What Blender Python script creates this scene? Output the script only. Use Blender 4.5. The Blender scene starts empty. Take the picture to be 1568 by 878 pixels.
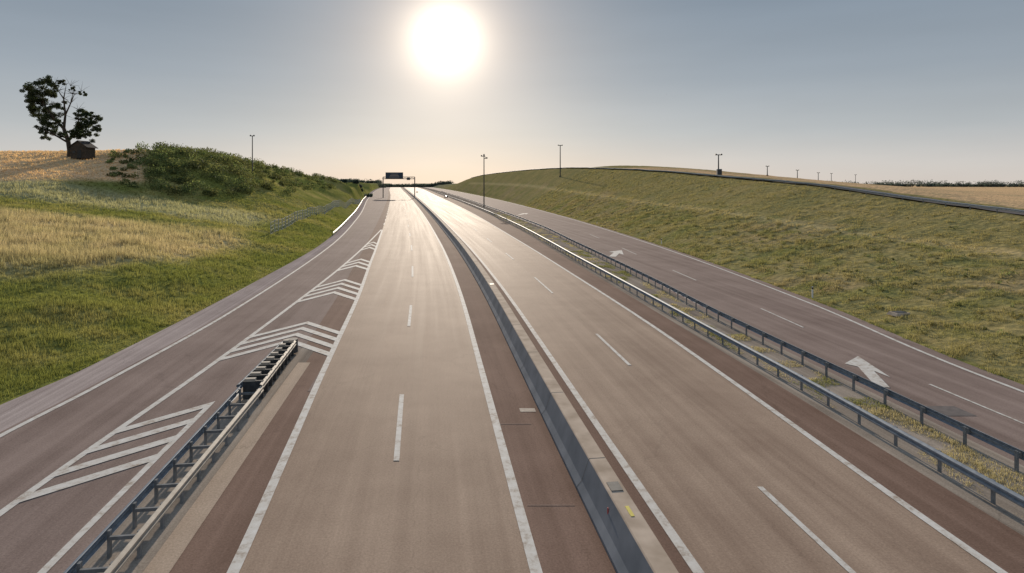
import bpy, math, random
import numpy as np
from mathutils import Vector
random.seed(4); rng=np.random.default_rng(7)
scene=bpy.context.scene
CAMH=9.5

# ---------------------------------------------------------------- helpers
def pchip(xs,ys):
    xs=np.array(xs,float); ys=np.array(ys,float)
    h=np.diff(xs); d=np.diff(ys)/h
    m=np.zeros(len(xs)); m[0]=d[0]; m[-1]=d[-1]
    for i in range(1,len(xs)-1):
        m[i]=0 if d[i-1]*d[i]<=0 else 2*d[i-1]*d[i]/(d[i-1]+d[i])
    def f(x):
        x=np.asarray(x,float)
        xx=np.clip(x,xs[0],xs[-1])
        i=np.clip(np.searchsorted(xs,xx)-1,0,len(xs)-2)
        t=(xx-xs[i])/h[i]
        r=((2*t**3-3*t**2+1)*ys[i]+(t**3-2*t**2+t)*h[i]*m[i]+(-2*t**3+3*t**2)*ys[i+1]+(t**3-t**2)*h[i]*m[i+1])
        return r
    return f
_Y=np.arange(-100,6000,1.0)
_s=np.interp(_Y,[0,40,60,100,200,400],[-.135,-.130,-.148,-.170,-.18,-.186])
_X=np.concatenate([[0],np.cumsum((_s[1:]+_s[:-1])/2)])
_X+=2.52-np.interp(15.16,_Y,_X)
def xc(Y): return np.interp(Y,_Y,_X)

edgeL=pchip([-60,5,26,31,62,92,165,372,1000,5000],[-25,-24,-23,-22.3,-21.3,-20.6,-22.6,-31,-46,-70])
rampL=pchip([-60,5,23,28,45,92,165,372,1000,5000],[-22.6,-21.4,-20.7,-20.2,-19.3,-18.8,-20.5,-28.5,-42,-66])
goreL=pchip([-60,5,17.7,32,48.5,69,125],[-18.2,-17.2,-16.9,-16,-15.3,-14.4,-12.5])
lineLL=pchip([-60,5,15,21,32,50,75,129,230,470,1000,5000],[-9,-9.2,-9.35,-9.57,-10,-10.56,-11.4,-12.3,-13.5,-16,-24,-50])
dashL=pchip([-60,5,15,32,50,90,230,1000,5000],[-5.4,-5.5,-5.6,-5.9,-6.1,-6.5,-7.6,-12,-28])
lineLR=pchip([-60,129,470,1000,5000],[-1.95,-1.95,-2.5,-4,-6])
lineRL=pchip([-60,129,470,1000,5000],[1.95,2.1,3,4,6])
dashR=pchip([-60,15,50,129,300,1000,5000],[5.6,5.75,6.0,6.8,9,15,30])
lineRR=pchip([-60,5,15,29,40,60,95,200,500,1000,5000],[9.2,9.3,9.4,9.9,10.2,10.4,11.1,14,20,30,55])
railA=pchip([-60,5,17,30,42,75,92,129,230,500,1000,5000],[11.6,11.8,12,12.4,12.6,13.6,14.5,16.5,20,26,36,62])
railB=pchip([-60,5,17,40,57,92,129,230,500,1000,5000],[14.5,14.6,14.8,15.2,16.2,18.3,21,24.5,33,45,72])
rampR=pchip([-60,5,30,48,91,182,400,1000,5000],[20.5,21.3,22.6,25.4,30.4,37.8,49,65,95])
def edgeR(Y): return rampR(Y)+0.9
crest_d=pchip([-60,50,100,190,300,450,600,800,5000],[35,34,33.5,31,26,23,20,18,18])
crest_z=pchip([-60,20,50,70,88,110,150,190,240,300,370,450,600,780,900,1100,5000],[3,3.6,5,6,7.25,9,11.2,13.3,15.3,17.1,18,18.5,18.2,15.5,11.5,6,5])

def hsh(ix,iy,s):
    v=np.sin(ix*127.1+iy*311.7+s*74.7)*43758.5453
    return v-np.floor(v)
def vnoise(x,y,s=0):
    ix=np.floor(x);iy=np.floor(y);fx=x-ix;fy=y-iy
    fx=fx*fx*(3-2*fx);fy=fy*fy*(3-2*fy)
    a=hsh(ix,iy,s);b=hsh(ix+1,iy,s);c=hsh(ix,iy+1,s);d=hsh(ix+1,iy+1,s)
    return (a*(1-fx)+b*fx)*(1-fy)+(c*(1-fx)+d*fx)*fy
def sstep(a,b,x):
    t=np.clip((x-a)/(b-a),0,1); return t*t*(3-2*t)

ctrl=[(-42,50,3.0),(-62,75,4.6),(-88,105,8.0),(-98,118,10.6),(-125,150,16.5),(-170,200,18.3),(-30,36,.9),
(-34,50,1.8),(-50,75,3.6),(-67,100,5.3),(-81,120,7.8),(-101,150,15.6),(-92,137,12.5),
(-33,65,1.3),(-46,90,2.8),(-57,110,4.2),(-67,130,6.6),(-77,150,12.5),(-87.5,170,17.6),
(-37,90,1.4),(-49,120,3.2),(-57,140,5.5),(-69,170,11),(-82,200,14.8),
(-37,105,.9),(-53,150,4.2),(-64,180,7.5),(-82,230,13.6),
(-48,160,1.5),(-66,220,5.0),(-91,300,12.2),(-75,300,2),(-88,350,6.5),(-100,400,9.3),
(-180,600,10),(-300,1000,10),(-125,520,6),(-200,100,13.5),(-300,150,18),(-250,60,11),(-150,20,5),(-80,10,2),(-45,8,.5),
(-300,400,20),(-150,300,17),(-150,400,13),(-200,800,10.5),(-1000,1000,20),(-1000,300,22),(-600,2500,9),(-900,3500,8),
(64,70,5.8),(60,110,8.6),(50,190,12.8),(32,300,16.5),(-45,780,14),(-100,900,10.5),(57,150,10.8),
(42,240,14.8),(24,370,17.3),(12,450,17.8),(-15,600,17.5),
(76,72,5.2),(78,112,7),(78,150,8),(80,200,9),(100,200,7.6),(100,120,5.3),(167,200,4.5),(250,300,4.5),(400,500,4),(200,500,5.5),
(600,1500,5),(100,1000,6),(70,400,11),(100,600,8),(1500,1500,4),(1500,200,3),(0,2500,5),(900,3500,5),
(-80,-60,2),(80,-60,4),(60,20,4.6),(100,20,4.6),(90,-20,4.5)]
for Y in [-50,-10,15,30,50,75,105,150,210,300,370,450,600,760,900]:
    ctrl.append((float(xc(Y)+edgeL(Y)),Y,0)); ctrl.append((float(xc(Y)+edgeR(Y)),Y,0))
C=np.array(ctrl,float); cc=6.0
def kern(r2): return np.sqrt(r2+cc*cc)
n=len(C)
A=np.zeros((n+1,n+1)); A[:n,:n]=kern((C[:,None,0]-C[None,:,0])**2+(C[:,None,1]-C[None,:,1])**2)
A[:n,n]=1;A[n,:n]=1
W=np.linalg.solve(A,np.append(C[:,2],0))
def height(X,Y):
    X=np.atleast_1d(np.asarray(X,float));Y=np.atleast_1d(np.asarray(Y,float))
    out=np.full(X.shape,W[n])
    for i in range(n):
        out+=W[i]*kern((X-C[i,0])**2+(Y-C[i,1])**2)
    x0=xc(Y); dl=(x0+edgeL(Y))-X; dr=X-(x0+edgeR(Y)); d=np.maximum(dl,dr)
    # engineered embankment on the right: even batter up to the crest, then natural ground
    cd=crest_d(Y); t=np.clip(dr/cd,0,1.3); P=np.where(t<.9,t*1.03,.927+.073*np.sin(np.clip((t-.9)/.2,0,1)*np.pi/2))
    eng=crest_z(Y)*P
    bl=sstep(0,1,(dr-cd-5)/22)
    right_=eng*(1-bl)+np.maximum(out,0)*bl
    left_=np.maximum(out,0.0)*sstep(0,5,d)
    nz=(vnoise(X/6,Y/6,1)-.5)*.5+(vnoise(X/1.7,Y/1.7,2)-.5)*.28
    nr=(vnoise(X/7,Y/7,1)-.5)*.14+(vnoise(X/1.3,Y/1.3,2)-.5)*.17
    nz=np.where(dr>0,nr,nz)
    out=np.where(dr>0,right_*sstep(0,2.5,d),left_)+nz*sstep(.5,5,d)
    return np.where(d<=0.01,-.06,out-.02)
def hz(x,y): return float(height([x],[y])[0])

def link(o,parent=None):
    scene.collection.objects.link(o)
    if parent: o.parent=parent
    return o
def mesh_np(name,verts,faces,mats,cols=None,uvs=None,fm=None,smooth=False):
    """faces: (N,k) int array"""
    me=bpy.data.meshes.new(name)
    verts=np.asarray(verts,np.float32);faces=np.asarray(faces,np.int32)
    k=faces.shape[1]
    me.vertices.add(len(verts)); me.vertices.foreach_set('co',verts.ravel())
    me.loops.add(faces.size); me.loops.foreach_set('vertex_index',faces.ravel())
    me.polygons.add(len(faces)); me.polygons.foreach_set('loop_start',np.arange(0,faces.size,k,dtype=np.int32))
    me.polygons.foreach_set('loop_total',np.full(len(faces),k,dtype=np.int32))
    if fm is not None: me.polygons.foreach_set('material_index',np.asarray(fm,np.int32))
    if smooth: me.polygons.foreach_set('use_smooth',np.ones(len(faces),bool))
    me.update(calc_edges=True)
    if cols is not None:
        a=me.color_attributes.new('Col','FLOAT_COLOR','POINT')
        c=np.ones((len(verts),4),np.float32); c[:,:3]=cols; a.data.foreach_set('color',c.ravel())
    if uvs is not None:
        u=me.uv_layers.new(name='UVMap'); u.data.foreach_set('uv',np.asarray(uvs,np.float32)[faces.ravel()].ravel())
    for m in mats: me.materials.append(m)
    return link(bpy.data.objects.new(name,me))

class MB:
    def __init__(s): s.v=[];s.f=[];s.m=[];s.uv=[]
    def add(s,vs,fs,m=0,uv=None):
        b=len(s.v); s.v+= [tuple(map(float,v)) for v in vs]
        s.uv+= [tuple(map(float,u)) for u in (uv if uv is not None else [(v[0],v[1]) for v in vs])]
        for f in fs: s.f.append(tuple(b+i for i in f)); s.m.append(m)
    def box(s,c,size,m=0,yaw=0,taper=1):
        sx,sy,sz=[a/2 for a in size]; vs=[]
        ca,sa=math.cos(yaw),math.sin(yaw)
        for z in(-1,1):
            t=taper if z>0 else 1
            for x,y in((-1,-1),(1,-1),(1,1),(-1,1)):
                X=x*sx*t;Yy=y*sy*t
                vs.append((c[0]+X*ca-Yy*sa,c[1]+X*sa+Yy*ca,c[2]+z*sz))
        s.add(vs,[(3,2,1,0),(4,5,6,7),(0,1,5,4),(1,2,6,5),(2,3,7,6),(3,0,4,7)],m)
    def tube(s,pts,rad,m=0,seg=8):
        pts=[Vector(p) for p in pts]; vs=[];N=len(pts)
        for i,p in enumerate(pts):
            t=(pts[min(i+1,N-1)]-pts[max(i-1,0)]).normalized()
            a=t.cross(Vector((0.13,1,0.05))).normalized(); b=t.cross(a)
            r=rad[i] if hasattr(rad,'__len__') else rad
            for j in range(seg):
                an=2*math.pi*j/seg; vs.append(p+a*(r*math.cos(an))+b*(r*math.sin(an)))
        fs=[(i*seg+j,i*seg+(j+1)%seg,(i+1)*seg+(j+1)%seg,(i+1)*seg+j) for i in range(N-1) for j in range(seg)]
        fs.append(tuple(range(seg-1,-1,-1))); fs.append(tuple((N-1)*seg+j for j in range(seg)))
        s.add(vs,fs,m)
    def sweep(s,path,prof,m=0,close=False):
        path=np.asarray(path,float); t=np.gradient(path[:,:2],axis=0); t/=np.linalg.norm(t,axis=1)[:,None]
        nx=t[:,1];ny=-t[:,0]; P=len(prof);vs=[];uv=[];L=0;pl=0
        for i in range(len(path)):
            if i: L+=float(np.linalg.norm(path[i]-path[i-1]))
            pl=0
            for j,(a,z) in enumerate(prof):
                if j: pl+=math.hypot(a-prof[j-1][0],z-prof[j-1][1])
                vs.append((path[i,0]+nx[i]*a,path[i,1]+ny[i]*a,path[i,2]+z)); uv.append((pl,L))
        fs=[(i*P+j,(i+1)*P+j,(i+1)*P+j+1,i*P+j+1) for i in range(len(path)-1) for j in range(P-1)]
        if close: fs+=[tuple(range(P)),tuple((len(path)-1)*P+j for j in range(P-1,-1,-1))]
        s.add(vs,fs,m,uv)
    def obj(s,name,mats,smooth=False):
        me=bpy.data.meshes.new(name); me.from_pydata(s.v,[],s.f)
        me.polygons.foreach_set('material_index',s.m)
        if smooth: me.polygons.foreach_set('use_smooth',[True]*len(s.f))
        u=me.uv_layers.new(name='UVMap'); li=np.zeros(len(me.loops),np.int32); me.loops.foreach_get('vertex_index',li)
        u.data.foreach_set('uv',np.array(s.uv,np.float32)[li].ravel())
        for m in mats: me.materials.append(m)
        me.update(); return link(bpy.data.objects.new(name,me))

# ---------------------------------------------------------------- materials
def newmat(name):
    m=bpy.data.materials.new(name); m.use_nodes=True; nt=m.node_tree
    return m,nt,nt.nodes['Principled BSDF']
def N(nt,t,**k):
    nd=nt.nodes.new(t)
    for a,b in k.items():
        if a in nd.inputs: nd.inputs[a].default_value=b
        else: setattr(nd,a,b)
    return nd
def ramp(nt,stops):
    r=nt.nodes.new('ShaderNodeValToRGB'); e=r.color_ramp.elements
    while len(e)<len(stops): e.new(.5)
    for i,(p,c) in enumerate(stops): e[i].position=p; e[i].color=(*c,1) if len(c)==3 else c
    return r
def simple(name,c1,c2,scale=3,rough=.7,metal=0,bump=.1,coord='Object',detail=6,spec=.3):
    m,nt,b=newmat(name); L=nt.links
    tc=N(nt,'ShaderNodeTexCoord'); nz=N(nt,'ShaderNodeTexNoise',Scale=scale,Detail=detail)
    L.new(tc.outputs[coord],nz.inputs['Vector'])
    r=ramp(nt,[(.3,c1),(.7,c2)]); L.new(nz.outputs['Fac'],r.inputs[0]); L.new(r.outputs[0],b.inputs['Base Color'])
    b.inputs['Roughness'].default_value=rough; b.inputs['Metallic'].default_value=metal; b.inputs['Specular IOR Level'].default_value=spec
    if bump:
        bp=N(nt,'ShaderNodeBump',Strength=bump,Distance=.02); L.new(nz.outputs['Fac'],bp.inputs['Height']); L.new(bp.outputs[0],b.inputs['Normal'])
    return m
def pavement(name,c1,c2,rough=.8,streak=1.0,spec=.03,crack=.8,lo=.38,hi=.62):
    """u=metres across, v=metres along"""
    m,nt,b=newmat(name); L=nt.links
    uv=N(nt,'ShaderNodeUVMap',uv_map='UVMap')
    mp=N(nt,'ShaderNodeMapping'); mp.inputs['Scale'].default_value=(1.3*streak,.016,1); L.new(uv.outputs[0],mp.inputs[0])
    n1=N(nt,'ShaderNodeTexNoise',Scale=1.0,Detail=5,Roughness=.6); L.new(mp.outputs[0],n1.inputs['Vector'])
    n2=N(nt,'ShaderNodeTexNoise',Scale=.22,Detail=8,Roughness=.7); L.new(uv.outputs[0],n2.inputs['Vector'])
    n3=N(nt,'ShaderNodeTexNoise',Scale=16,Detail=4,Roughness=.8); L.new(uv.outputs[0],n3.inputs['Vector'])
    mx=N(nt,'ShaderNodeMix',data_type='FLOAT'); mx.inputs[0].default_value=.4; L.new(n1.outputs['Fac'],mx.inputs[2]); L.new(n2.outputs['Fac'],mx.inputs[3])
    r=ramp(nt,[(lo,c1),(hi,c2)]); L.new(mx.outputs[0],r.inputs[0])
    g=ramp(nt,[(.3,(.72,.72,.72)),(.7,(1.2,1.2,1.2))]); L.new(n3.outputs['Fac'],g.inputs[0])
    mu=N(nt,'ShaderNodeMix',data_type='RGBA',blend_type='MULTIPLY'); mu.inputs[0].default_value=1
    L.new(r.outputs[0],mu.inputs[6]); L.new(g.outputs[0],mu.inputs[7])
    mpc=N(nt,'ShaderNodeMapping'); mpc.inputs['Scale'].default_value=(.32,.11,1); L.new(uv.outputs[0],mpc.inputs[0])
    ds=N(nt,'ShaderNodeTexNoise',Scale=1.5,Detail=5); L.new(uv.outputs[0],ds.inputs['Vector'])
    av=N(nt,'ShaderNodeVectorMath',operation='MULTIPLY_ADD'); av.inputs[1].default_value=(.25,.25,0); L.new(ds.outputs['Color'],av.inputs[0]); L.new(mpc.outputs[0],av.inputs[2])
    vo=N(nt,'ShaderNodeTexVoronoi',feature='DISTANCE_TO_EDGE',Scale=1.0); L.new(av.outputs[0],vo.inputs['Vector'])
    cr_=ramp(nt,[(.0,(crack,crack,crack)),(.006,(1,1,1))]); L.new(vo.outputs['Distance'],cr_.inputs[0])
    m2=N(nt,'ShaderNodeMix',data_type='RGBA',blend_type='MULTIPLY'); m2.inputs[0].default_value=1
    L.new(mu.outputs[2],m2.inputs[6]); L.new(cr_.outputs[0],m2.inputs[7]); L.new(m2.outputs[2],b.inputs['Base Color'])
    rr=N(nt,'ShaderNodeMapRange'); rr.inputs['To Min'].default_value=rough-.1; rr.inputs['To Max'].default_value=rough+.12
    L.new(n1.outputs['Fac'],rr.inputs[0]); L.new(rr.outputs[0],b.inputs['Roughness'])
    b.inputs['Specular IOR Level'].default_value=spec
    bp=N(nt,'ShaderNodeBump',Strength=.3,Distance=.01); L.new(n3.outputs['Fac'],bp.inputs['Height']); L.new(bp.outputs[0],b.inputs['Normal'])
    return m
M_lane=pavement('lane_asphalt',(.30,.21,.155),(.52,.39,.295),.74,spec=.03,lo=.36,hi=.66,crack=.88)
M_should=pavement('shoulder_asphalt',(.205,.132,.10),(.33,.225,.175),.88,spec=.015,crack=.85)
M_ramp=pavement('ramp_asphalt',(.25,.185,.158),(.39,.30,.26),.88,spec=.015,crack=.88)
M_pink=pavement('edge_gravel',(.38,.31,.285),(.58,.49,.455),.9,streak=3,spec=.0)
M_conc=pavement('concrete_gutter',(.42,.32,.24),(.62,.49,.38),.88,spec=.02)
M_dirt=pavement('median_gravel',(.24,.20,.165),(.48,.41,.34),.95,streak=2,spec=.0)
def paint():
    m,nt,b=newmat('road_paint'); L=nt.links
    tc=N(nt,'ShaderNodeTexCoord'); nz=N(nt,'ShaderNodeTexNoise',Scale=2.2,Detail=10,Roughness=.75); L.new(tc.outputs['Object'],nz.inputs['Vector'])
    r=ramp(nt,[(.35,(.44,.36,.29)),(.48,(.70,.66,.60)),(.7,(.84,.82,.78))]); L.new(nz.outputs['Fac'],r.inputs[0]); L.new(r.outputs[0],b.inputs['Base Color'])
    b.inputs['Roughness'].default_value=.8; b.inputs['Specular IOR Level'].default_value=.06; return m
M_paint=paint()
M_patchd=simple('repair_patch',(.18,.16,.15),(.24,.21,.195),4,.9,spec=.02)
M_plate=simple('drain_cover',(.45,.38,.32),(.6,.52,.44),6,.8,spec=.05)
M_steel=simple('galvanised_steel',(.19,.225,.27),(.31,.35,.39),5,.65,.2,.02)
M_steelw=simple('weathered_steel',(.36,.32,.27),(.52,.47,.40),4,.7,.1,.02)
M_fence=simple('fence_wire',(.42,.43,.42),(.55,.56,.55),5,.8,0,0,spec=.1)
M_post=simple('steel_post',(.17,.18,.185),(.26,.27,.28),5,.75,0,0,spec=.15)
M_dark=simple('dark_steel',(.05,.055,.06),(.09,.095,.10),6,.6,.3,.02)
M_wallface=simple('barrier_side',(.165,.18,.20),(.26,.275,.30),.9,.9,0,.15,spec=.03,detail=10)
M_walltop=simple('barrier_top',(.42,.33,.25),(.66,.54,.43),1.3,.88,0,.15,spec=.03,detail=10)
M_rubber=simple('black_plastic',(.015,.015,.017),(.04,.04,.04),6,.5)
M_joint=simple('barrier_joint',(.10,.10,.10),(.16,.16,.16),6,.9,spec=.05)
M_bark=simple('bark',(.04,.032,.025),(.09,.07,.05),4,.9,0,.5)
M_wood=simple('weathered_wood',(.045,.036,.028),(.10,.075,.055),3,.85,0,.3)
M_roof=simple('hut_roof',(.05,.045,.045),(.09,.08,.075),3,.8,0,.2,spec=.1)
M_white=simple('white_plastic',(.7,.7,.7),(.8,.8,.8),3,.5)
M_glass=simple('car_glass',(.01,.012,.015),(.02,.022,.025),3,.1)
M_sign=simple('sign_back',(.06,.07,.08),(.1,.11,.12),2,.6,.1)
M_blue=simple('sign_blue',(.05,.07,.10),(.06,.08,.12),2,.7)
M_red=simple('red_paint',(.4,.03,.03),(.5,.05,.05),3,.5)
M_yel=simple('yellow_paint',(.6,.5,.05),(.7,.6,.08),3,.5)

def foliage(name,trans=.45):
    m,nt,b=newmat(name); L=nt.links
    at=N(nt,'ShaderNodeVertexColor',layer_name='Col')
    b.inputs['Roughness'].default_value=.8; b.inputs['Specular IOR Level'].default_value=.08
    L.new(at.outputs[0],b.inputs['Base Color'])
    tr=N(nt,'ShaderNodeBsdfTranslucent'); mu=N(nt,'ShaderNodeMix',data_type='RGBA',blend_type='MULTIPLY'); mu.inputs[0].default_value=1
    mu.inputs[7].default_value=(1.08,1.1,.85,1); L.new(at.outputs[0],mu.inputs[6]); L.new(mu.outputs[2],tr.inputs[0])
    ms=N(nt,'ShaderNodeMixShader'); ms.inputs[0].default_value=trans
    L.new(b.outputs[0],ms.inputs[1]); L.new(tr.outputs[0],ms.inputs[2]); L.new(ms.outputs[0],nt.nodes['Material Output'].inputs[0])
    return m
M_grass=foliage('grass_blades',trans=.45); M_leaf=foliage('leaves',trans=.35)

def terrain_mat():
    m,nt,b=newmat('terrain_grass'); L=nt.links
    at=N(nt,'ShaderNodeVertexColor',layer_name='Col'); tc=N(nt,'ShaderNodeTexCoord')
    n1=N(nt,'ShaderNodeTexNoise',Scale=1.6,Detail=10,Roughness=.75); n2=N(nt,'ShaderNodeTexNoise',Scale=.12,Detail=6,Roughness=.65)
    n3=N(nt,'ShaderNodeTexVoronoi',Scale=1.3)
    for x in(n1,n2,n3): L.new(tc.outputs['Object'],x.inputs['Vector'])
    r1=ramp(nt,[(.34,(.55,.55,.5)),(.52,(1,1,1)),(.68,(1.4,1.35,1.2))]); L.new(n1.outputs['Fac'],r1.inputs[0])
    r2=ramp(nt,[(.35,(.85,.9,.85)),(.65,(1.18,1.1,1.03))]); L.new(n2.outputs['Fac'],r2.inputs[0])
    a=N(nt,'ShaderNodeMix',data_type='RGBA',blend_type='MULTIPLY'); a.inputs[0].default_value=1
    c=N(nt,'ShaderNodeMix',data_type='RGBA',blend_type='MULTIPLY'); c.inputs[0].default_value=1
    L.new(at.outputs[0],a.inputs[6]); L.new(r1.outputs[0],a.inputs[7]); L.new(a.outputs[2],c.inputs[6]); L.new(r2.outputs[0],c.inputs[7])
    L.new(c.outputs[2],b.inputs['Base Color']); b.inputs['Roughness'].default_value=.95; b.inputs['Specular IOR Level'].default_value=.0
    ad=N(nt,'ShaderNodeMath',operation='ADD'); L.new(n1.outputs['Fac'],ad.inputs[0]); L.new(n3.outputs['Distance'],ad.inputs[1])
    bp=N(nt,'ShaderNodeBump',Strength=.55,Distance=.2); L.new(ad.outputs[0],bp.inputs['Height']); L.new(bp.outputs[0],b.inputs['Normal'])
    return m
M_terr=terrain_mat()

# ---------------------------------------------------------------- terrain
dl=list(np.arange(0,60,.7))+list(np.arange(60,140,2.2))+list(140*np.exp(np.linspace(0.02,math.log(28),24)))
dl=np.array(dl)
rows=np.concatenate([np.arange(-60,10,5),np.arange(10,100,.8),np.arange(100,300,2.3),np.arange(300,1000,8),1000*np.exp(np.linspace(0,math.log(5.2),14))])
Yg=rows[:,None]
x0=xc(Yg); eL=x0+edgeL(Yg); eR=x0+edgeR(Yg)
left=eL-dl[::-1][None,:]; right=eR+dl[None,:]
mid=eL+(eR-eL)*np.linspace(0,1,8)[1:-1][None,:]
GX=np.concatenate([left,mid,right],1); GY=np.repeat(Yg,GX.shape[1],1)
R_,C_=GX.shape
GZ=height(GX.ravel(),GY.ravel())
X=GX.ravel();Y=GY.ravel()
bench_d=lambda Y: np.interp(Y,[30,55,80,140,250,600],[23,20.5,17.5,14,12,10])
GG=1.15
def ground_col(X,Y,Z):
    x0=xc(Y); dL=(x0+edgeL(Y))-X; dR=X-(x0+edgeR(Y))
    n1=vnoise(X/9,Y/9,5); n2=vnoise(X/2.5,Y/2.5,6); n3=vnoise(X/25,Y/25,8)
    green=np.stack([.205+0*X,.215+0*X,.062+0*X],-1)
    green2=np.array([.32,.285,.11]); dry=np.array([.52,.42,.27]); wheat=np.array([.72,.50,.30]); olive=np.array([.30,.26,.125]); brown=np.array([.34,.27,.165])
    def mix(a,b,t): return a*(1-t[...,None])+b*t[...,None]
    c=mix(green,green2,sstep(.35,.8,n1*.6+n2*.4))
    dm=sstep(40,52,Y+12*(n1-.5))*(1-sstep(84,98,Y+14*(n3-.5)))*sstep(7,13,dL+5*(n1-.5))
    c=mix(c,dry,dm*(.65+.35*n2))
    pale=sstep(100,106,Y)*(1-sstep(118,126,Y))*sstep(10,16,dL)*(1-sstep(60,80,dL))
    c=mix(c,np.array([.44,.41,.26]),pale*.8)
    wl=sstep(.585,.61,-X/np.maximum(Y,1))*sstep(9.3,10.6,Z+.6*(n1-.5))*(dL>0)
    c=mix(c,wheat,wl)
    ro=mix(mix(np.broadcast_to(olive,c.shape),brown,sstep(.45,.85,n1)*.6),np.array([.225,.225,.09]),sstep(.5,.85,n2)*.7)
    bd=bench_d(Y)
    ro=mix(ro,np.array([.46,.38,.21]),np.exp(-((dR-bd)/.9)**2)*.8*sstep(0,40,700-Y))
    ro=mix(ro,np.array([.31,.265,.125]),sstep(bd+1,bd+4,dR)*.8)
    ro=mix(ro,wheat*.95,sstep(crest_d(Y)+5,crest_d(Y)+7,dR)*(1-sstep(230,280,Y)*(X<100)))
    c=np.where((dR>0)[...,None],ro,c)
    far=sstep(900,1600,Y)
    c=mix(c,np.array([.20,.22,.18]),far*.8)  # haze painted into the ground colour: remote land fades to grey-green
    return c*GG
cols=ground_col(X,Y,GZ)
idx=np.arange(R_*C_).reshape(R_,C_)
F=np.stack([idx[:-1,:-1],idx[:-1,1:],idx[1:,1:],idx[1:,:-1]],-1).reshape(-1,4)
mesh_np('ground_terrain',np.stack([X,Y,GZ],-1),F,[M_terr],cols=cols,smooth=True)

# ---------------------------------------------------------------- roads
YR=np.concatenate([np.arange(-50,120,1.5),np.arange(120,400,5),np.arange(400,1500,20)])
road=MB()
def strip(mb,fa,fb,ys,z,m,cols=1):
    ys=np.asarray(ys,float); a=fa(ys);b=fb(ys);x=xc(ys)
    vs=[];uv=[]
    for i in range(len(ys)):
        for t in range(cols+1):
            o=a[i]+(b[i]-a[i])*t/cols
            vs.append((x[i]+o,ys[i],z)); uv.append((o,ys[i]))
    k=cols+1
    mb.add(vs,[(i*k+j,i*k+j+1,(i+1)*k+j+1,(i+1)*k+j) for i in range(len(ys)-1) for j in range(cols)],m,uv)
con=lambda c:(lambda y:np.asarray(y,float)*0+c)
off=lambda f,d:(lambda y:f(y)+d)
strip(road,edgeL,off(rampL,-.3),YR,0,3)
strip(road,off(rampL,-.3),off(lineLL,-1.75),YR,0,2,2)
strip(road,off(lineLL,-1.75),lineLL,YR,0,1)
strip(road,lineLL,lineLR,YR,0,0)
strip(road,lineLR,con(0.05),YR,0,1)
strip(road,con(0.85),con(1.5),YR,0,4)
strip(road,con(1.5),lineRL,YR,0,1)
strip(road,lineRL,lineRR,YR,0,0)
strip(road,lineRR,off(railA,-.55),YR,0,1)
strip(road,off(railA,-.55),off(railB,.55),YR,0,5,3)
strip(road,off(railB,.55),edgeR,YR,0,2,2)
strip(road,con(-13.35),con(-11.15),np.arange(-50,36,1.5),.006,5)
strip(road,con(-11.55),con(-10.9),np.arange(-50,34,1.5),.012,4)
road.obj('highway_road',[M_lane,M_should,M_ramp,M_pink,M_conc,M_dirt])

mk=MB(); Z=.016
def line(f,w,ys): strip(mk,off(f,-w/2),off(f,w/2),ys,Z,0)
YL=np.concatenate([np.arange(-50,120,1.5),np.arange(120,400,5),np.arange(400,1200,20)])
line(rampL,.24,YL); line(goreL,.26,np.arange(-50,126,1.5)); line(lineLL,.30,YL[YL<129])
line(lineLR,.30,YL); line(lineRL,.28,YL); line(lineRR,.26,YL); line(rampR,.22,YL)
line(off(railB,1.0),.12,YL)
line(con(-14.0),.22,np.arange(-50,27,1.5))
dl_=[(-3,3.5),(21,27.6),(40.8,47.8),(62.4,70.3),(86.7,94)]+[(a,a+7) for a in range(110,700,24)]
for a,b in dl_: line(dashL,.20,np.linspace(a,b,4))
dr_=[(12,19.2),(32,38.7),(53,62),(76.5,83.5)]+[(a,a+7) for a in range(99,700,23)]
for a,b in dr_: line(dashR,.18,np.linspace(a,b,4))
for a in range(140,500,16): line(lineLL,.2,np.linspace(a,a+7,3))
rd=pchip([0,28,43,68,130,300],[18.5,19,20.2,22.2,28,36])
for a,b in [(24.2,29),(40.4,46.5),(60,67),(82,90),(106,114)]: line(rd,.13,np.linspace(a,b,4))
def stripe(fa,ya,ob,yb,w):
    """bar from an edge line (at ya) to offset ob (at yb)"""
    vs=[(xc(ya)+fa(ya),ya,Z+.003),(xc(yb)+ob,yb,Z+.003),(xc(yb+w)+ob,yb+w,Z+.003),(xc(ya+w)+fa(ya+w),ya+w,Z+.003)]
    mk.add(vs,[(0,1,2,3)])
for a in [18.1,19.7,21.4,23.1]: stripe(goreL,a,-13.9,a+3.0,.62)
def chev(y,w,rise):
    L_=goreL; m=float((goreL(y)+lineLL(y))/2)
    stripe(L_,y,m,y+rise,w)
    stripe(lineLL,y+rise*.25,m,y+rise,w)
for a in [32.6,34.2,35.8,37.4]: chev(a,.75,4)
for a in [48.5,50.8,53.1,55.4]: chev(a,1.0,4.4)
for a in [66,69,72]: chev(a,1.3,4)
for a in [86,90,94]: chev(a,1.6,4)
def arrow(x,y,s):
    p=[(1.25,2.7),(-.25,1.3),(.15,.75),(-.75,-2.3),(-.2,-2.5),(.55,.05),(.75,-1.0)]
    mk.add([(x+a*s,y+b*s,Z+.003) for a,b in p],[(0,1,2,5,6)[::-1],(2,3,4,5)])
arrow(17.75,31,1.0); arrow(13.7,83,1.5); arrow(3,190,1.8)
mk.obj('road_markings',[M_paint])
pt=MB()
def patch(x,y,w,l,m,z=.010): pt.add([(x-w/2+.065*l,y-l/2,z),(x+w/2+.065*l,y-l/2,z),(x+w/2-.065*l,y+l/2,z),(x-w/2-.065*l,y+l/2,z)],[(0,1,2,3)],m)
patch(18.3,25.6,1.2,1.1,0); patch(.65,25.7,.65,.4,1); patch(-9.4,29.5,.25,3.0,2)
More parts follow.
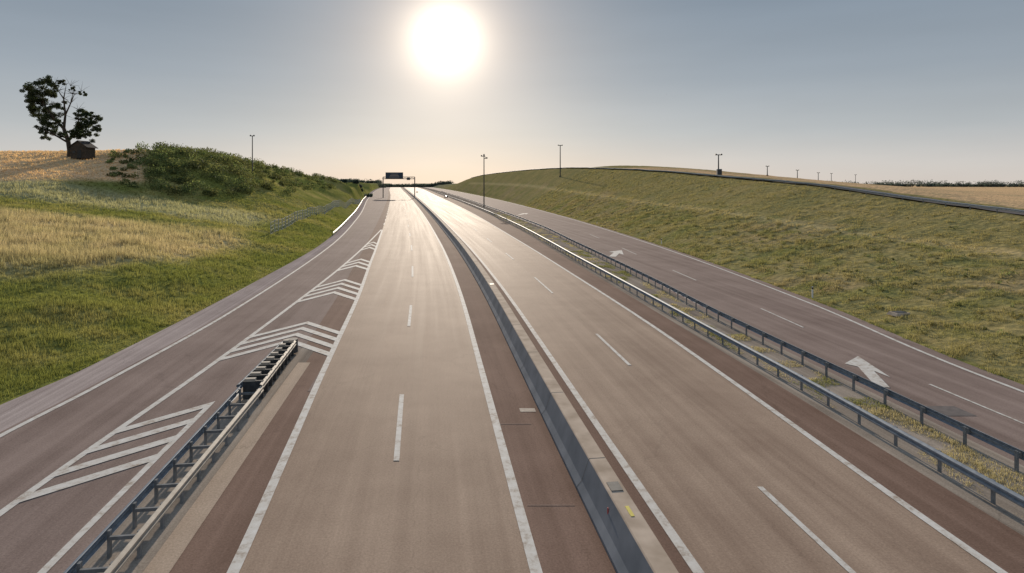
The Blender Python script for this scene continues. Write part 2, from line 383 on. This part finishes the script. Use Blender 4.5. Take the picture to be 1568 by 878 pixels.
patch(1.15,18.1,1.4,.04,2); patch(0.1,24.2,1.3,.05,2)
pt.obj('road_patch',[M_patchd,M_plate,M_ramp])

# ---------------------------------------------------------------- median barrier
def pathoff(f,ys,z=0):
    ys=np.asarray(ys,float); return np.stack([xc(ys)+f(ys),ys,np.full(len(ys),z)],-1)
bar=MB(); YB=np.concatenate([np.arange(-50,150,3),np.arange(150,1200,12)])
bp=pathoff(con(0),YB)
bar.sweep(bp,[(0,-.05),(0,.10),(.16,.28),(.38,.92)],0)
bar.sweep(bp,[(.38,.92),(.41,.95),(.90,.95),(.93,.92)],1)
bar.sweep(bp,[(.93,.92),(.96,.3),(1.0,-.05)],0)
for y in np.arange(-5,140,6.0):   # joints
    x=float(xc(y)); bar.sweep([(x,y,0),(x-.004,y+.03,0)],[(-.004,0),(-.004,.10),(.156,.284),(.376,.924),(.41,.954),(.90,.954)],2)
for y in (17.3,52):
    x=float(xc(y)); bar.box((x+.66,y,.955),(.34,.5,.03),3,.13)
bar.box((float(xc(16.0))+.66,16.0,.956),(.1,.5,.012),4,.13)
bar.box((float(xc(16.6))+.265,16.6,.6),(.02,.05,.25),5,.13)
bar.obj('concrete_median_barrier',[M_wallface,M_walltop,M_joint,M_dark,M_yel,M_red])

# ---------------------------------------------------------------- guard rails
WB=[(0,.44),(.03,.46),(.085,.50),(.085,.55),(.02,.59),(.02,.61),(.085,.65),(.085,.70),(.03,.735),(-.015,.75),(-.03,.745)]
def guard_rail(name,path,side=1,post=2.0,hs=1.0,mats=None):
    mb=MB(); path=np.asarray(path,float)
    mb.sweep(path,[(a*side*1.0,z*hs) for a,z in WB],0)
    seg=np.linalg.norm(np.diff(path[:,:2],axis=0),axis=1); cum=np.concatenate([[0],np.cumsum(seg)])
    s=.5
    while s<cum[-1]:
        x=np.interp(s,cum,path[:,0]);y=np.interp(s,cum,path[:,1]);z=np.interp(s,cum,path[:,2])
        yaw=math.atan2(np.interp(s+.5,cum,path[:,1])-np.interp(s-.5,cum,path[:,1]),np.interp(s+.5,cum,path[:,0])-np.interp(s-.5,cum,path[:,0]))-math.pi/2
        nx,ny=math.cos(yaw),math.sin(yaw)
        mb.box((x-nx*.13*side,y-ny*.13*side,z+.33*hs),(.06,.11,.76*hs),1,yaw)
        mb.box((x-nx*.06*side,y-ny*.06*side,z+.6*hs),(.10,.14,.16),1,yaw)
        s+=post*(1 if s<120 else 3)
    return mb.obj(name,mats or [M_steel,M_post])
YG=np.concatenate([np.arange(-20,150,2),np.arange(150,700,10)])
guard_rail('guard_rail',pathoff(railA,YG),-1)
guard_rail('guard_rail',pathoff(railB,YG),1)
guard_rail('guard_rail',pathoff(off(edgeL,.3),np.arange(110,480,5)),1,4,mats=[M_dark,M_dark])
YC=np.concatenate([np.arange(20,300,3),np.arange(300,760,12)])
def crestpath(dd,ys=YC):
    x=xc(ys)+edgeR(ys)+crest_d(ys)+dd; return np.stack([x,ys,height(x,ys)],-1)
guard_rail('guard_rail',crestpath(-.6),-1,4)
cp=crestpath(0); cr=MB()
w=[];uvv=[]
zc=np.array([max(height(np.array([cp[i,0],cp[i,0]+1.8,cp[i,0]+3.6]),np.full(3,YC[i]))) for i in range(len(YC))])
for i,y in enumerate(YC):
    for a in (0,1.8,3.6):
        w.append((cp[i,0]+a,y,zc[i]+.04)); uvv.append((a,y))
cr.add(w,[(i*3+j,i*3+j+1,(i+1)*3+j+1,(i+1)*3+j) for i in range(len(YC)-1) for j in range(2)],0,uvv)
cr.obj('service_road',[M_patchd])

# double guard rail in the gore with crash cushion
g=MB()
yy=np.arange(-20,26.6,2.0)
for o,sd,mm in((-12.75,-1,0),(-11.85,1,2)):
    p=pathoff(con(o),np.append(yy,26.6)); g.sweep(p,[(a*sd,z) for a,z in WB],mm)
for y in np.arange(-19,27,1.33):
    x=float(xc(y))
    for o in(-12.68,-11.92): g.box((x+o,y,.33),(.07,.11,.74),1,.13)
    g.box((x-12.3,y,.52),(.74,.07,.09),1,.13)
g.obj('guard_rail',[M_steel,M_post,M_steelw])
c=MB()
for i in range(9):
    y=26.9+i*.82; x=float(xc(y)); wd=.95-.035*i; cx=x-12.3
    for sd in(-1,1):
        c.sweep([(cx+sd*wd/2,y-.42,0),(cx+sd*(wd/2-.03)-.11,y+.44,0)],[(a*sd,z+.08) for a,z in WB],0 if sd<0 else 5)
    c.box((cx,y,.46),(wd-.1,.10,.78),1,.13)
    c.box((cx,y+.28,.50),(wd*.62,.34,.46),2,.13)
    c.box((cx-.12,y,.90),(wd*.45,.22,.12),3,.13)
y=34.2;x=float(xc(y)); c.tube([(x-12.3,y,.1),(x-12.3,y,.82)],[.36,.34],1,12)
c.box((x-12.3,30.5,.03),(1.1,8.2,.05),4,.13)
c.obj('crash_cushion',[M_steel,M_dark,M_rubber,M_steelw,M_walltop,M_steelw])

# ---------------------------------------------------------------- fence
f=MB(); ys=np.arange(98,300,3.0); xs=np.interp(ys,[98,130,170,250,300],[-38.5,-44,-50,-64,-74]); zs=height(xs,ys)
for x,y,z in zip(xs,ys,zs): f.tube([(x,y,z-.1),(x,y,z+2.1)],.07,0,6)
for hgt in(.15,.75,1.35,1.95):
    f.tube([(x,y,z+hgt) for x,y,z in zip(xs,ys,zs)],.024,0,4)
for i in range(len(xs)-1):
    p=np.array([xs[i],ys[i],zs[i]]);q=np.array([xs[i+1],ys[i+1],zs[i+1]])
    if ys[i]>190: continue
    for t in np.arange(0,1,.2):
        a=p+(q-p)*t; b=p+(q-p)*min(t+.5,1)
        hh=1.95*(min(t+.5,1)-t)/.5
        f.tube([a+[0,0,.1],b+[0,0,.1+hh*.95]],.011,0,3); f.tube([a+[0,0,1.95],b+[0,0,1.95-hh*.95]],.011,0,3)
f.obj('wire_fence',[M_fence])

# ---------------------------------------------------------------- masts
def mast(name,x,y,top,arm=1.6,kind='lamp',r=.14,base=None):
    z=hz(x,y) if base is None else base
    m=MB(); m.tube([(x,y,z-.2),(x,y,z+.5),(x,y,top)],[r*1.5,r*1.1,r*.8],0,8)
    m.tube([(x,y,z-.1),(x,y,z+.35)],r*2.4,1,8)
    if kind=='lamp':
        m.tube([(x-arm,y,top),(x+arm,y,top)],r*.7,0,6)
        for s in(-1,1):
            m.box((x+s*arm*.8,y-.1,top+.12),(arm*.5,.5,.34),1,0,.7)
    elif kind=='camera':
        m.box((x,y,top+.2),(.6,.5,.7),1,0,.7); m.tube([(x,y,top-1.2),(x+arm,y,top-.8)],r*.5,0,6); m.box((x+arm,y,top-.9),(.8,.5,.5),1)
        m.tube([(x-arm*.9,y,top-.3),(x+arm*.6,y,top-.3)],r*.5,0,6); m.box((x-arm,y,top-.1),(.5,.4,.5),1)
    return m.obj(name,[M_dark,M_dark])
mast('traffic_camera_mast',-10.4,228,19.8,.9,'camera',.20,0)
mast('street_lamp',-71.9,170+0,22.6,.6,'lamp',.14)      # left mound
mast('street_lamp',22,280,26.8,1.1,'lamp',.22)
mast('street_lamp',54.5,162,17.0,.9,'lamp',.16)
cab=MB(); xb,yb=54.0,160; zb=hz(xb,yb); cab.box((xb,yb,zb+.8),(1.2,.8,1.4),0); cab.box((xb,yb,zb+1.55),(1.35,.95,.12),1,0,.8); cab.obj('control_cabinet',[M_dark,M_steel])
for px,Yp,tp in((1175,260,255),(1221,300,261),(1253,340,265),(1273,400,266),(1310,450,268)):
    x=(px-784)*Yp/940; mast('utility_pole',x,Yp,9.5+(281-tp)*Yp/940,.7,'lamp',.18)

# sign gantry over the left carriageway
def gantry():
    Yg_=400; e=bpy.data.objects.new('overhead_sign_gantry',None); link(e); xr=float(xc(Yg_))
    a=MB(); xp=xr+.6
    a.tube([(xp,Yg_,0),(xp,Yg_,13.6)],.32,0,8)
    for h in(12.4,13.6): a.tube([(xp,Yg_,h),(xr-20,Yg_,h)],.2,0,6)
    for i in range(9):
        xa=xr-i*2.3; a.tube([(xa,Yg_,12.4),(xa-1.15,Yg_,13.6),(xa-2.3,Yg_,12.4)],.09,0,5)
    a.tube([(xr-20,Yg_,0),(xr-20,Yg_,13.6)],.32,0,8)
    o=a.obj('frame',[M_dark]); o.parent=e
    b=MB(); b.box((xr-12.6,Yg_-.5,14.6),(11.4,.2,4.0),0); b.box((xr-12.6,Yg_-.62,14.6),(11.0,.03,3.6),1)
    b.box((xr-3.4,Yg_-.5,12.4),(2.2,.2,1.6),0)
    for k in range(3): b.box((xr-12.6,Yg_-.645,13.6+k*.95),(6.5-k,.012,.3),2)
    o=b.obj('panel',[M_sign,M_blue,M_plate]); o.parent=e
gantry()
def delin(x,y,z):
    d=MB(); d.box((x,y,z+.45),(.12,.07,.95),0,0,.85); d.box((x,y-.002,z+.78),(.115,.076,.16),1); d.obj('delineator_post',[M_white,M_rubber])
for y in(51,95,140): delin(float(xc(y)+edgeR(y)+.5),y,0)
s_=MB(); s_.box((27.0,42.8,hz(27.0,42.8)+.06),(1.3,.9,.2),0,.2,.8); s_.box((27.0,42.8,hz(27,42.8)+.17),(.8,.5,.03),1,.2); s_.obj('concrete_drain_inlet',[M_walltop,M_dark])

# ---------------------------------------------------------------- cars
def car(x,y,yaw,c):
    paint_=simple('car_paint',c,tuple(v*1.2 for v in c),2,.3)
    mb=MB(); pr=[(-2.15,.35),(-2.2,.75),(-2.05,.98),(-1.55,1.02),(-.95,1.42),(.55,1.45),(1.2,1.0),(2.0,.86),(2.2,.6),(2.15,.35)]
    ca,sa=math.cos(yaw),math.sin(yaw)
    T=lambda a,b,z:(x+b*ca-a*sa,y+b*sa+a*ca,z)
    vs=[];k=len(pr)
    for s in(-1,1):
        for a,z in pr: vs.append(T(a,s*(.88 if z<1.1 else .68),z))
    mb.add(vs,[(i,i+1,k+i+1,k+i) for i in range(k-1)]+[(k-1,0,k,2*k-1),tuple(range(k-1,-1,-1)),tuple(range(k,2*k))],0)
    gl_=[(-1.5,1.05),(-.97,1.36),(.5,1.38),(1.1,1.04)]
    for s in(-1,1): mb.add([T(a,s*(.885 if z<1.1 else .72),z) for a,z in gl_],[(0,1,2,3)],1)
    mb.add([T(-1.58,-.75,1.03),T(-1.58,.75,1.03),T(-1.0,.64,1.40),T(-1.0,-.64,1.40)],[(0,1,2,3)],1)
    mb.add([T(1.22,-.75,1.02),T(1.22,.75,1.02),T(.62,.64,1.42),T(.62,-.64,1.42)],[(0,1,2,3)],1)
    for a in(-1.35,1.35):
        for s in(-1,1): mb.tube([T(a,s*.72,.32),T(a,s*.92,.32)],.32,2,12)
    for s in(-1,1): mb.box(T(-2.21,s*.68,.78),(.3,.06,.16),3,yaw)
    mb.obj('car',[paint_,M_glass,M_rubber,M_red])
for y,o,c_ in((400,21,(.03,.03,.035)),(620,9,(.03,.03,.04))): car(float(xc(y))+o,y,.18,c_)

# ---------------------------------------------------------------- hut
def hut():
    x,y=-103.8,148.5; z=hz(x,y)-.1; e=bpy.data.objects.new('wooden_hut',None); link(e)
    a=MB(); W_,D_,H_=3.8,3.2,2.9
    a.box((x,y,z+H_/2),(W_,D_,H_),0)
    a.add([(x-W_/2,y-D_/2,z+H_),(x+W_/2,y-D_/2,z+H_),(x,y-D_/2,z+H_+1.3)],[(0,1,2)],0); a.add([(x-W_/2,y+D_/2,z+H_),(x+W_/2,y+D_/2,z+H_),(x,y+D_/2,z+H_+1.3)],[(2,1,0)],0)
    for i in range(12): a.box((x-W_/2+.17+i*.315,y-D_/2-.02,z+H_/2),(.26,.04,H_-.02),0)
    a.obj('walls',[M_wood]).parent=e
    b=MB()
    for s in(-1,1):
        b.add([(x,y-D_/2-.35,z+H_+1.42),(x+s*(W_/2+.5),y-D_/2-.35,z+H_-.25),(x+s*(W_/2+.5),y+D_/2+.35,z+H_-.25),(x,y+D_/2+.35,z+H_+1.42),
               (x,y-D_/2-.35,z+H_+1.30),(x+s*(W_/2+.5),y-D_/2-.35,z+H_-.37),(x+s*(W_/2+.5),y+D_/2+.35,z+H_-.37),(x,y+D_/2+.35,z+H_+1.30)],
              [(0,1,2,3),(4,5,6,7),(0,1,5,4),(1,2,6,5),(2,3,7,6)],0)
    b.obj('roof',[M_roof]).parent=e
    d=MB(); d.box((x+.3,y-D_/2-.06,z+1.0),(.9,.05,2.0),0); d.obj('door',[M_rubber]).parent=e
    d=MB(); d.box((x-1.0,y-D_/2-.06,z+1.5),(.6,.05,.6),0); d.obj('window',[M_glass]).parent=e
hut()

# ---------------------------------------------------------------- leaf clouds
def leaf_cloud(cen,rad,cnt,size,col,var=.35,flat=.75):
    V=[];CC=[]
    for (cx,cy,cz),r,k in zip(cen,rad,cnt):
        d=rng.normal(size=(k,3)); d/=np.linalg.norm(d,axis=1)[:,None]
        rr=r*(rng.random(k)**.4)[:,None]*(.8+.4*rng.random(k))[:,None]
        p=np.array([cx,cy,cz])+d*rr*np.array([1,1,flat])
        a=rng.normal(size=(k,3)); a/=np.linalg.norm(a,axis=1)[:,None]
        b=np.cross(a,rng.normal(size=(k,3))); b/=np.linalg.norm(b,axis=1)[:,None]
        s=(size*(.6+.8*rng.random(k)))[:,None]
        V.append(np.stack([p-a*s,p+b*s*.55,p+a*s,p-b*s*.55],1).reshape(-1,3))
        tone=(1+var*(rng.random()-.5)*2)*(.75+.5*rng.random(k))
        cc_=np.array(col)*np.array([1+.3*(rng.random()-.5),1,1])
        CC.append(np.repeat(cc_[None,:]*tone[:,None],4,0))
    V=np.concatenate(V);CC=np.concatenate(CC); return V,np.arange(len(V)).reshape(-1,4),CC
cen=[];rad=[];cnt=[]
while len(cen)<2400:
    px=rng.uniform(165,560); Yb=rng.uniform(128,430); xb=(px-784)*Yb/940
    cen.append((xb,Yb,0)); 
arr=np.array(cen); zz=height(arr[:,0],arr[:,1]); py=281+940*(CAMH-zz)/arr[:,1]; px=784+940*arr[:,0]/arr[:,1]
dLb=(xc(arr[:,1])+edgeL(arr[:,1]))-arr[:,0]
low=np.interp(px,[160,200,340,420,500,560],[268,300,302,298,288,284])
ok=(py<low+6*(rng.random(len(px))-.5))&(zz>3.0)&(dLb>9)&(arr[:,1]<np.interp(px,[160,300,400,450,500,560],[158,186,215,250,330,430]))
cen=[];
for i in np.where(ok)[0]:
    r=rng.uniform(.8,1.9)*(1.25 if 200<px[i]<400 else .9)
    if px[i]<215: r*=.6
    cen.append((arr[i,0],arr[i,1],zz[i]+r*.35)); rad.append(r); cnt.append(int(70*r))
V,Fq,CC=leaf_cloud(cen,rad,cnt,.24,(.165,.185,.075),var=.45)
mesh_np('bush_thicket',V,Fq,[M_leaf],cols=CC)
# lone tree
tx,ty=-107.9,150.0; tz=hz(tx,ty)-.2; sc=.16
def tp(px,py,dy=0): return (tx+(px-108)*sc,ty+dy,tz+(240-py)*sc)
T=MB()
T.tube([tp(108,242),tp(107,230),tp(103,214,.3),tp(97,196,.2)],[.75,.55,.48,.40],0,10)
br=[([tp(97,196,.2),tp(85,180,-.6),tp(72,160,-.9),tp(66,138,-1)],[.36,.26,.16,.05]),
([tp(97,196,.2),tp(98,175,.5),tp(94,150,.8),tp(97,128,1)],[.34,.24,.14,.04]),
([tp(103,214,.3),tp(116,200,.8),tp(128,188,1.2),tp(142,180,1.5)],[.34,.24,.15,.05]),
([tp(104,218,.3),tp(90,208,-.5),tp(74,200,-1),tp(62,196,-1.2)],[.26,.2,.12,.05]),
([tp(98,175,.5),tp(108,158,0),tp(116,145,-.5),tp(128,140,-.8)],[.2,.13,.07,.02]),
([tp(94,150,.8),tp(86,138,.8),tp(80,126,1)],[.14,.08,.03]),
([tp(108,158,0),tp(110,143,.4),tp(106,130,.4)],[.12,.07,.02]),
([tp(116,200,.8),tp(122,186,-.5),tp(124,168,-1)],[.18,.1,.04]),
([tp(116,200,.8),tp(134,200,.3),tp(148,198,0)],[.15,.09,.03]),
([tp(85,180,-.6),tp(68,174,0),tp(52,166,.4)],[.18,.1,.04]),
([tp(72,160,-.9),tp(58,148,-.5),tp(48,136,0)],[.13,.08,.03])]
for p,r in br: T.tube(p,r,0,7)
for i in range(160):
    p,r=random.choice(br); k=random.randint(1,len(p)-1); a=Vector(p[k]); 
    d=Vector((random.uniform(-1,1),random.uniform(-1,1),random.uniform(-.2,1))).normalized()*random.uniform(1.0,2.6)
    b=a+d*.5+Vector((0,0,.1)); T.tube([a,b,a+d],[.05,.035,.012],0,4)
trunk=T.obj('trunk',[M_bark])
cl=[(58,133,12),(72,127,10),(50,150,11),(66,152,13),(80,146,9),(58,172,12),(76,178,12),(66,190,10),(80,194,9),(72,206,8),(50,166,7),(88,162,7),(90,186,6),(60,160,10),(70,168,10),(54,142,9),
(118,176,8),(132,172,8),(146,180,7),(130,190,11),(147,195,7),(117,204,7),(138,205,8),(125,208,7),(84,130,5),(92,124,4),(110,136,3),(128,142,4),(110,206,5),(96,205,5),(46,137,6),(124,195,8),(140,186,7)]
cen=[];rad=[];cnt=[]
for px_,py_,r in cl:
    for q in range(8):
        rr=r*sc*rng.uniform(.35,.6); d=rng.normal(size=3)*r*sc*.48
        b=tp(px_,py_,0); cen.append((b[0]+d[0],b[1]+d[1]*1.6,b[2]+d[2])); rad.append(rr); cnt.append(int(200*rr))
V,Fq,CC=leaf_cloud(cen,rad,cnt,.17,(.065,.08,.042))
crown=mesh_np('crown',V,Fq,[M_leaf],cols=CC)
te=bpy.data.objects.new('broadleaf_tree',None); link(te); trunk.parent=te; crown.parent=te
# distant trees
cen=[];rad=[];cnt=[]
def tl(x0_,x1_,y_,nn,r0,r1,zb=None):
    for i in range(nn):
        x=rng.uniform(x0_,x1_); y=y_+rng.uniform(-20,20); r=rng.uniform(r0,r1); z=hz(x,y) if zb is None else zb
        cen.append((x,y,z+r*.5)); rad.append(r); cnt.append(60)
tl(545,1500,900,420,2.5,5); tl(480,560,900,14,1.5,3.5); tl(-330,-150,1500,140,4,9); tl(-420,-270,1300,90,4,9)
tl(-112,-96,420,14,1.0,2.0)
tl(700,2400,1500,240,6,13)
V,Fq,CC=leaf_cloud(cen,rad,cnt,1.3,(.10,.12,.11),var=.2,flat=.6)  # distance haze is put into the bluish grey leaf colour
mesh_np('distant_trees',V,Fq,[M_leaf],cols=CC)

# ---------------------------------------------------------------- grass
def blades(name,X,Y,Z,H,Wd,col,k):
    n_=len(X); X=np.repeat(X,k)+rng.normal(size=n_*k)*.09*np.repeat(Wd/.02,k)**.5; Y=np.repeat(Y,k)+rng.normal(size=n_*k)*.09*np.repeat(Wd/.02,k)**.5
    Z=np.repeat(Z,k)-.03;H=np.repeat(H,k)*(.5+.8*rng.random(n_*k)); Wd=np.repeat(Wd,k); col=np.repeat(col,k,0)
    an=rng.random(n_*k)*2*np.pi; ln=rng.random(n_*k)*.55*H; la=rng.random(n_*k)*2*np.pi
    dx=np.cos(an)*Wd;dy=np.sin(an)*Wd
    v0=np.stack([X-dx,Y-dy,Z],-1);v1=np.stack([X+dx,Y+dy,Z],-1);v2=np.stack([X+np.cos(la)*ln,Y+np.sin(la)*ln,Z+H],-1)
    V=np.stack([v0,v1,v2],1).reshape(-1,3)
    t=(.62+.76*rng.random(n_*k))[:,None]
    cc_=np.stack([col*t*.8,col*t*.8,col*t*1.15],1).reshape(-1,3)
    mesh_np(name,V,np.arange(len(V)).reshape(-1,3),[M_grass],cols=cc_)
nL=78000; Yl=18*(170/18)**rng.random(nL); d=rng.random(nL)**1.1*Yl*1.05-.1
Xl=xc(Yl)+edgeL(Yl)-d; keep=(Xl/Yl>-.92)&~((d<.35)&(vnoise(Xl/1.2,Yl/1.2,41)<.5)); Xl,Yl,d=Xl[keep],Yl[keep],d[keep]
Zl=height(Xl,Yl); cl_=ground_col(Xl,Yl,Zl)*1.05
dryness=sstep(.40,.56,cl_[:,0])
H=(.10+.18*vnoise(Xl/3,Yl/3,11)+.12*vnoise(Xl/.8,Yl/.8,12))*sstep(0,1.5,d+.5)+dryness*.46*(.3+vnoise(Xl/2,Yl/2,13))*sstep(8,14,d)
wl=(-Xl/Yl>.585)&(Zl>9.5); H=np.where(wl,.22,H)
Wd=.010*(Yl/20)**.75
blades('roadside_grass',Xl,Yl,Zl,H*(Yl/25)**.25,Wd,cl_,6)
nR=75000; Yr=24*(260/24)**rng.random(nR); d=rng.random(nR)*36-.1
Xr=xc(Yr)+edgeR(Yr)+d; keep=(Xr/Yr<.9)&(d<crest_d(Yr)-.8)&((vnoise(Xr/.9,Yr/.9,22)*.6+vnoise(Xr/3,Yr/3,23)*.4)>.40)
Xr,Yr,d=Xr[keep],Yr[keep],d[keep]; Zr=height(Xr,Yr); cr_=ground_col(Xr,Yr,Zr)*1.02
H=(.07+.28*vnoise(Xr/1.1,Yr/1.1,24)**2)*np.where(d>bench_d(Yr)+1,.6,1)
blades('slope_grass',Xr,Yr,Zr,H*(Yr/30)**.3,.012*(Yr/25)**.75,cr_,6)
nM=14000; Ym=12*(200/12)**rng.random(nM); t=rng.random(nM)**.75
o=railA(Ym)+.2+(railB(Ym)-railA(Ym)-.3)*t; Xm=xc(Ym)+o
nn=vnoise(Xm/.7,Ym/1.4,31); keep=nn>.52; Xm,Ym,nn=Xm[keep],Ym[keep],nn[keep]
cm=np.where((vnoise(Xm/2,Ym/4,33)>.55)[:,None],np.array([.26,.26,.11]),np.array([.50,.43,.27]))
blades('median_grass',Xm,Ym,np.zeros(len(Xm)),.04+.24*(nn-.4),.010*(Ym/18)**.75,cm,7)
cen=[];rad=[];cnt=[]
for i in range(700):
    y=float(28*(190/28)**rng.random()); d_=rng.uniform(1.5,float(bench_d(y))) if i%5 else rng.uniform(1,31); x=float(xc(y)+edgeR(y)+d_); r=rng.uniform(.10,.30)*(1+y/120)
    cen.append((x,y,hz(x,y)+r*.3)); rad.append(r); cnt.append(36)
V,Fq,CC=leaf_cloud(cen,rad,cnt,.07,(.24,.235,.10),var=.4); mesh_np('slope_weeds',V,Fq,[M_leaf],cols=CC)

b=MB(); b.add([(75.3,300,53.0),(74.5,300,53.35),(75.3,300.3,53.1),(76.1,300,53.35),(75.3,299.5,52.95),(75.3,300.6,53.0)],[(0,1,2),(0,2,3),(4,0,2),(2,5,0)]); b.obj('bird',[M_rubber])

# ---------------------------------------------------------------- light
sv=Vector((-101,940,221)).normalized()
sun=bpy.data.lights.new('sun','SUN'); sun.energy=5; sun.angle=math.radians(.6); sun.color=(1,.86,.70)
so=link(bpy.data.objects.new('sun',sun)); so.rotation_euler=(-sv).to_track_quat('-Z','Y').to_euler(); so.location=(0,0,60)
w=bpy.data.worlds.new('World'); scene.world=w; w.use_nodes=True; nt=w.node_tree; L=nt.links; bg=nt.nodes['Background']
sky=nt.nodes.new('ShaderNodeTexSky'); sky.sky_type='NISHITA'; sky.sun_disc=False
sky.sun_elevation=math.asin(sv.z); sky.sun_rotation=math.atan2(sv.x,sv.y); sky.air_density=1.0; sky.dust_density=1.0; sky.ozone_density=2
tc=nt.nodes.new('ShaderNodeTexCoord'); vn=N(nt,'ShaderNodeVectorMath',operation='NORMALIZE'); L.new(tc.outputs['Generated'],vn.inputs[0])
# haze layer: colour depends on true elevation angle
sp=N(nt,'ShaderNodeSeparateXYZ'); L.new(vn.outputs[0],sp.inputs[0])
hr=ramp(nt,[(0,(.74,.68,.63)),(.03,(.68,.655,.635)),(.08,(.52,.55,.575)),(.16,(.36,.41,.465)),(.28,(.25,.31,.38)),(1,(.22,.29,.4))]); L.new(sp.outputs['Z'],hr.inputs[0])
hn=N(nt,'ShaderNodeTexNoise',Scale=2.2,Detail=4); hm=N(nt,'ShaderNodeMapping'); hm.inputs['Scale'].default_value=(1,1,7); L.new(vn.outputs[0],hm.inputs[0]); L.new(hm.outputs[0],hn.inputs['Vector'])
hv=N(nt,'ShaderNodeMapRange'); hv.inputs['To Min'].default_value=7.4; hv.inputs['To Max'].default_value=9.4; L.new(hn.outputs['Fac'],hv.inputs[0])
hs=N(nt,'ShaderNodeVectorMath',operation='SCALE'); L.new(hr.outputs[0],hs.inputs[0]); L.new(hv.outputs[0],hs.inputs['Scale'])
ns=N(nt,'ShaderNodeVectorMath',operation='SCALE'); ns.inputs['Scale'].default_value=.06; L.new(sky.outputs[0],ns.inputs[0])
s0=N(nt,'ShaderNodeVectorMath',operation='ADD'); L.new(hs.outputs[0],s0.inputs[0]); L.new(ns.outputs[0],s0.inputs[1])
dt=N(nt,'ShaderNodeVectorMath',operation='DOT_PRODUCT'); dt.inputs[1].default_value=sv; L.new(vn.outputs[0],dt.inputs[0])
cl0=N(nt,'ShaderNodeMath',operation='MAXIMUM'); cl0.inputs[1].default_value=0; L.new(dt.outputs['Value'],cl0.inputs[0])
prev=s0.outputs[0]
for pw,st,col in((2600,14,(1,.97,.9)),(750,9,(1,.88,.70)),(230,4.5,(1,.76,.54)),(50,2.0,(1,.72,.5))):
    p=N(nt,'ShaderNodeMath',operation='POWER'); p.inputs[1].default_value=pw; L.new(cl0.outputs[0],p.inputs[0])
    sc_=N(nt,'ShaderNodeVectorMath',operation='SCALE'); sc_.inputs[0].default_value=[c*st for c in col]; L.new(p.outputs[0],sc_.inputs['Scale'])
    ad=N(nt,'ShaderNodeVectorMath',operation='ADD'); L.new(prev,ad.inputs[0]); L.new(sc_.outputs[0],ad.inputs[1]); prev=ad.outputs[0]
L.new(prev,bg.inputs[0]); bg.inputs[1].default_value=.1

cam=bpy.data.cameras.new('camera'); co=link(bpy.data.objects.new('camera',cam)); scene.camera=co
co.location=(0,0,CAMH); co.rotation_euler=(math.radians(90),0,0); cam.lens=21.58; cam.sensor_width=36; cam.shift_y=-.1008; cam.clip_end=12000; cam.clip_start=.1
scene.view_settings.view_transform='Standard'; scene.view_settings.look='None'; scene.view_settings.exposure=0
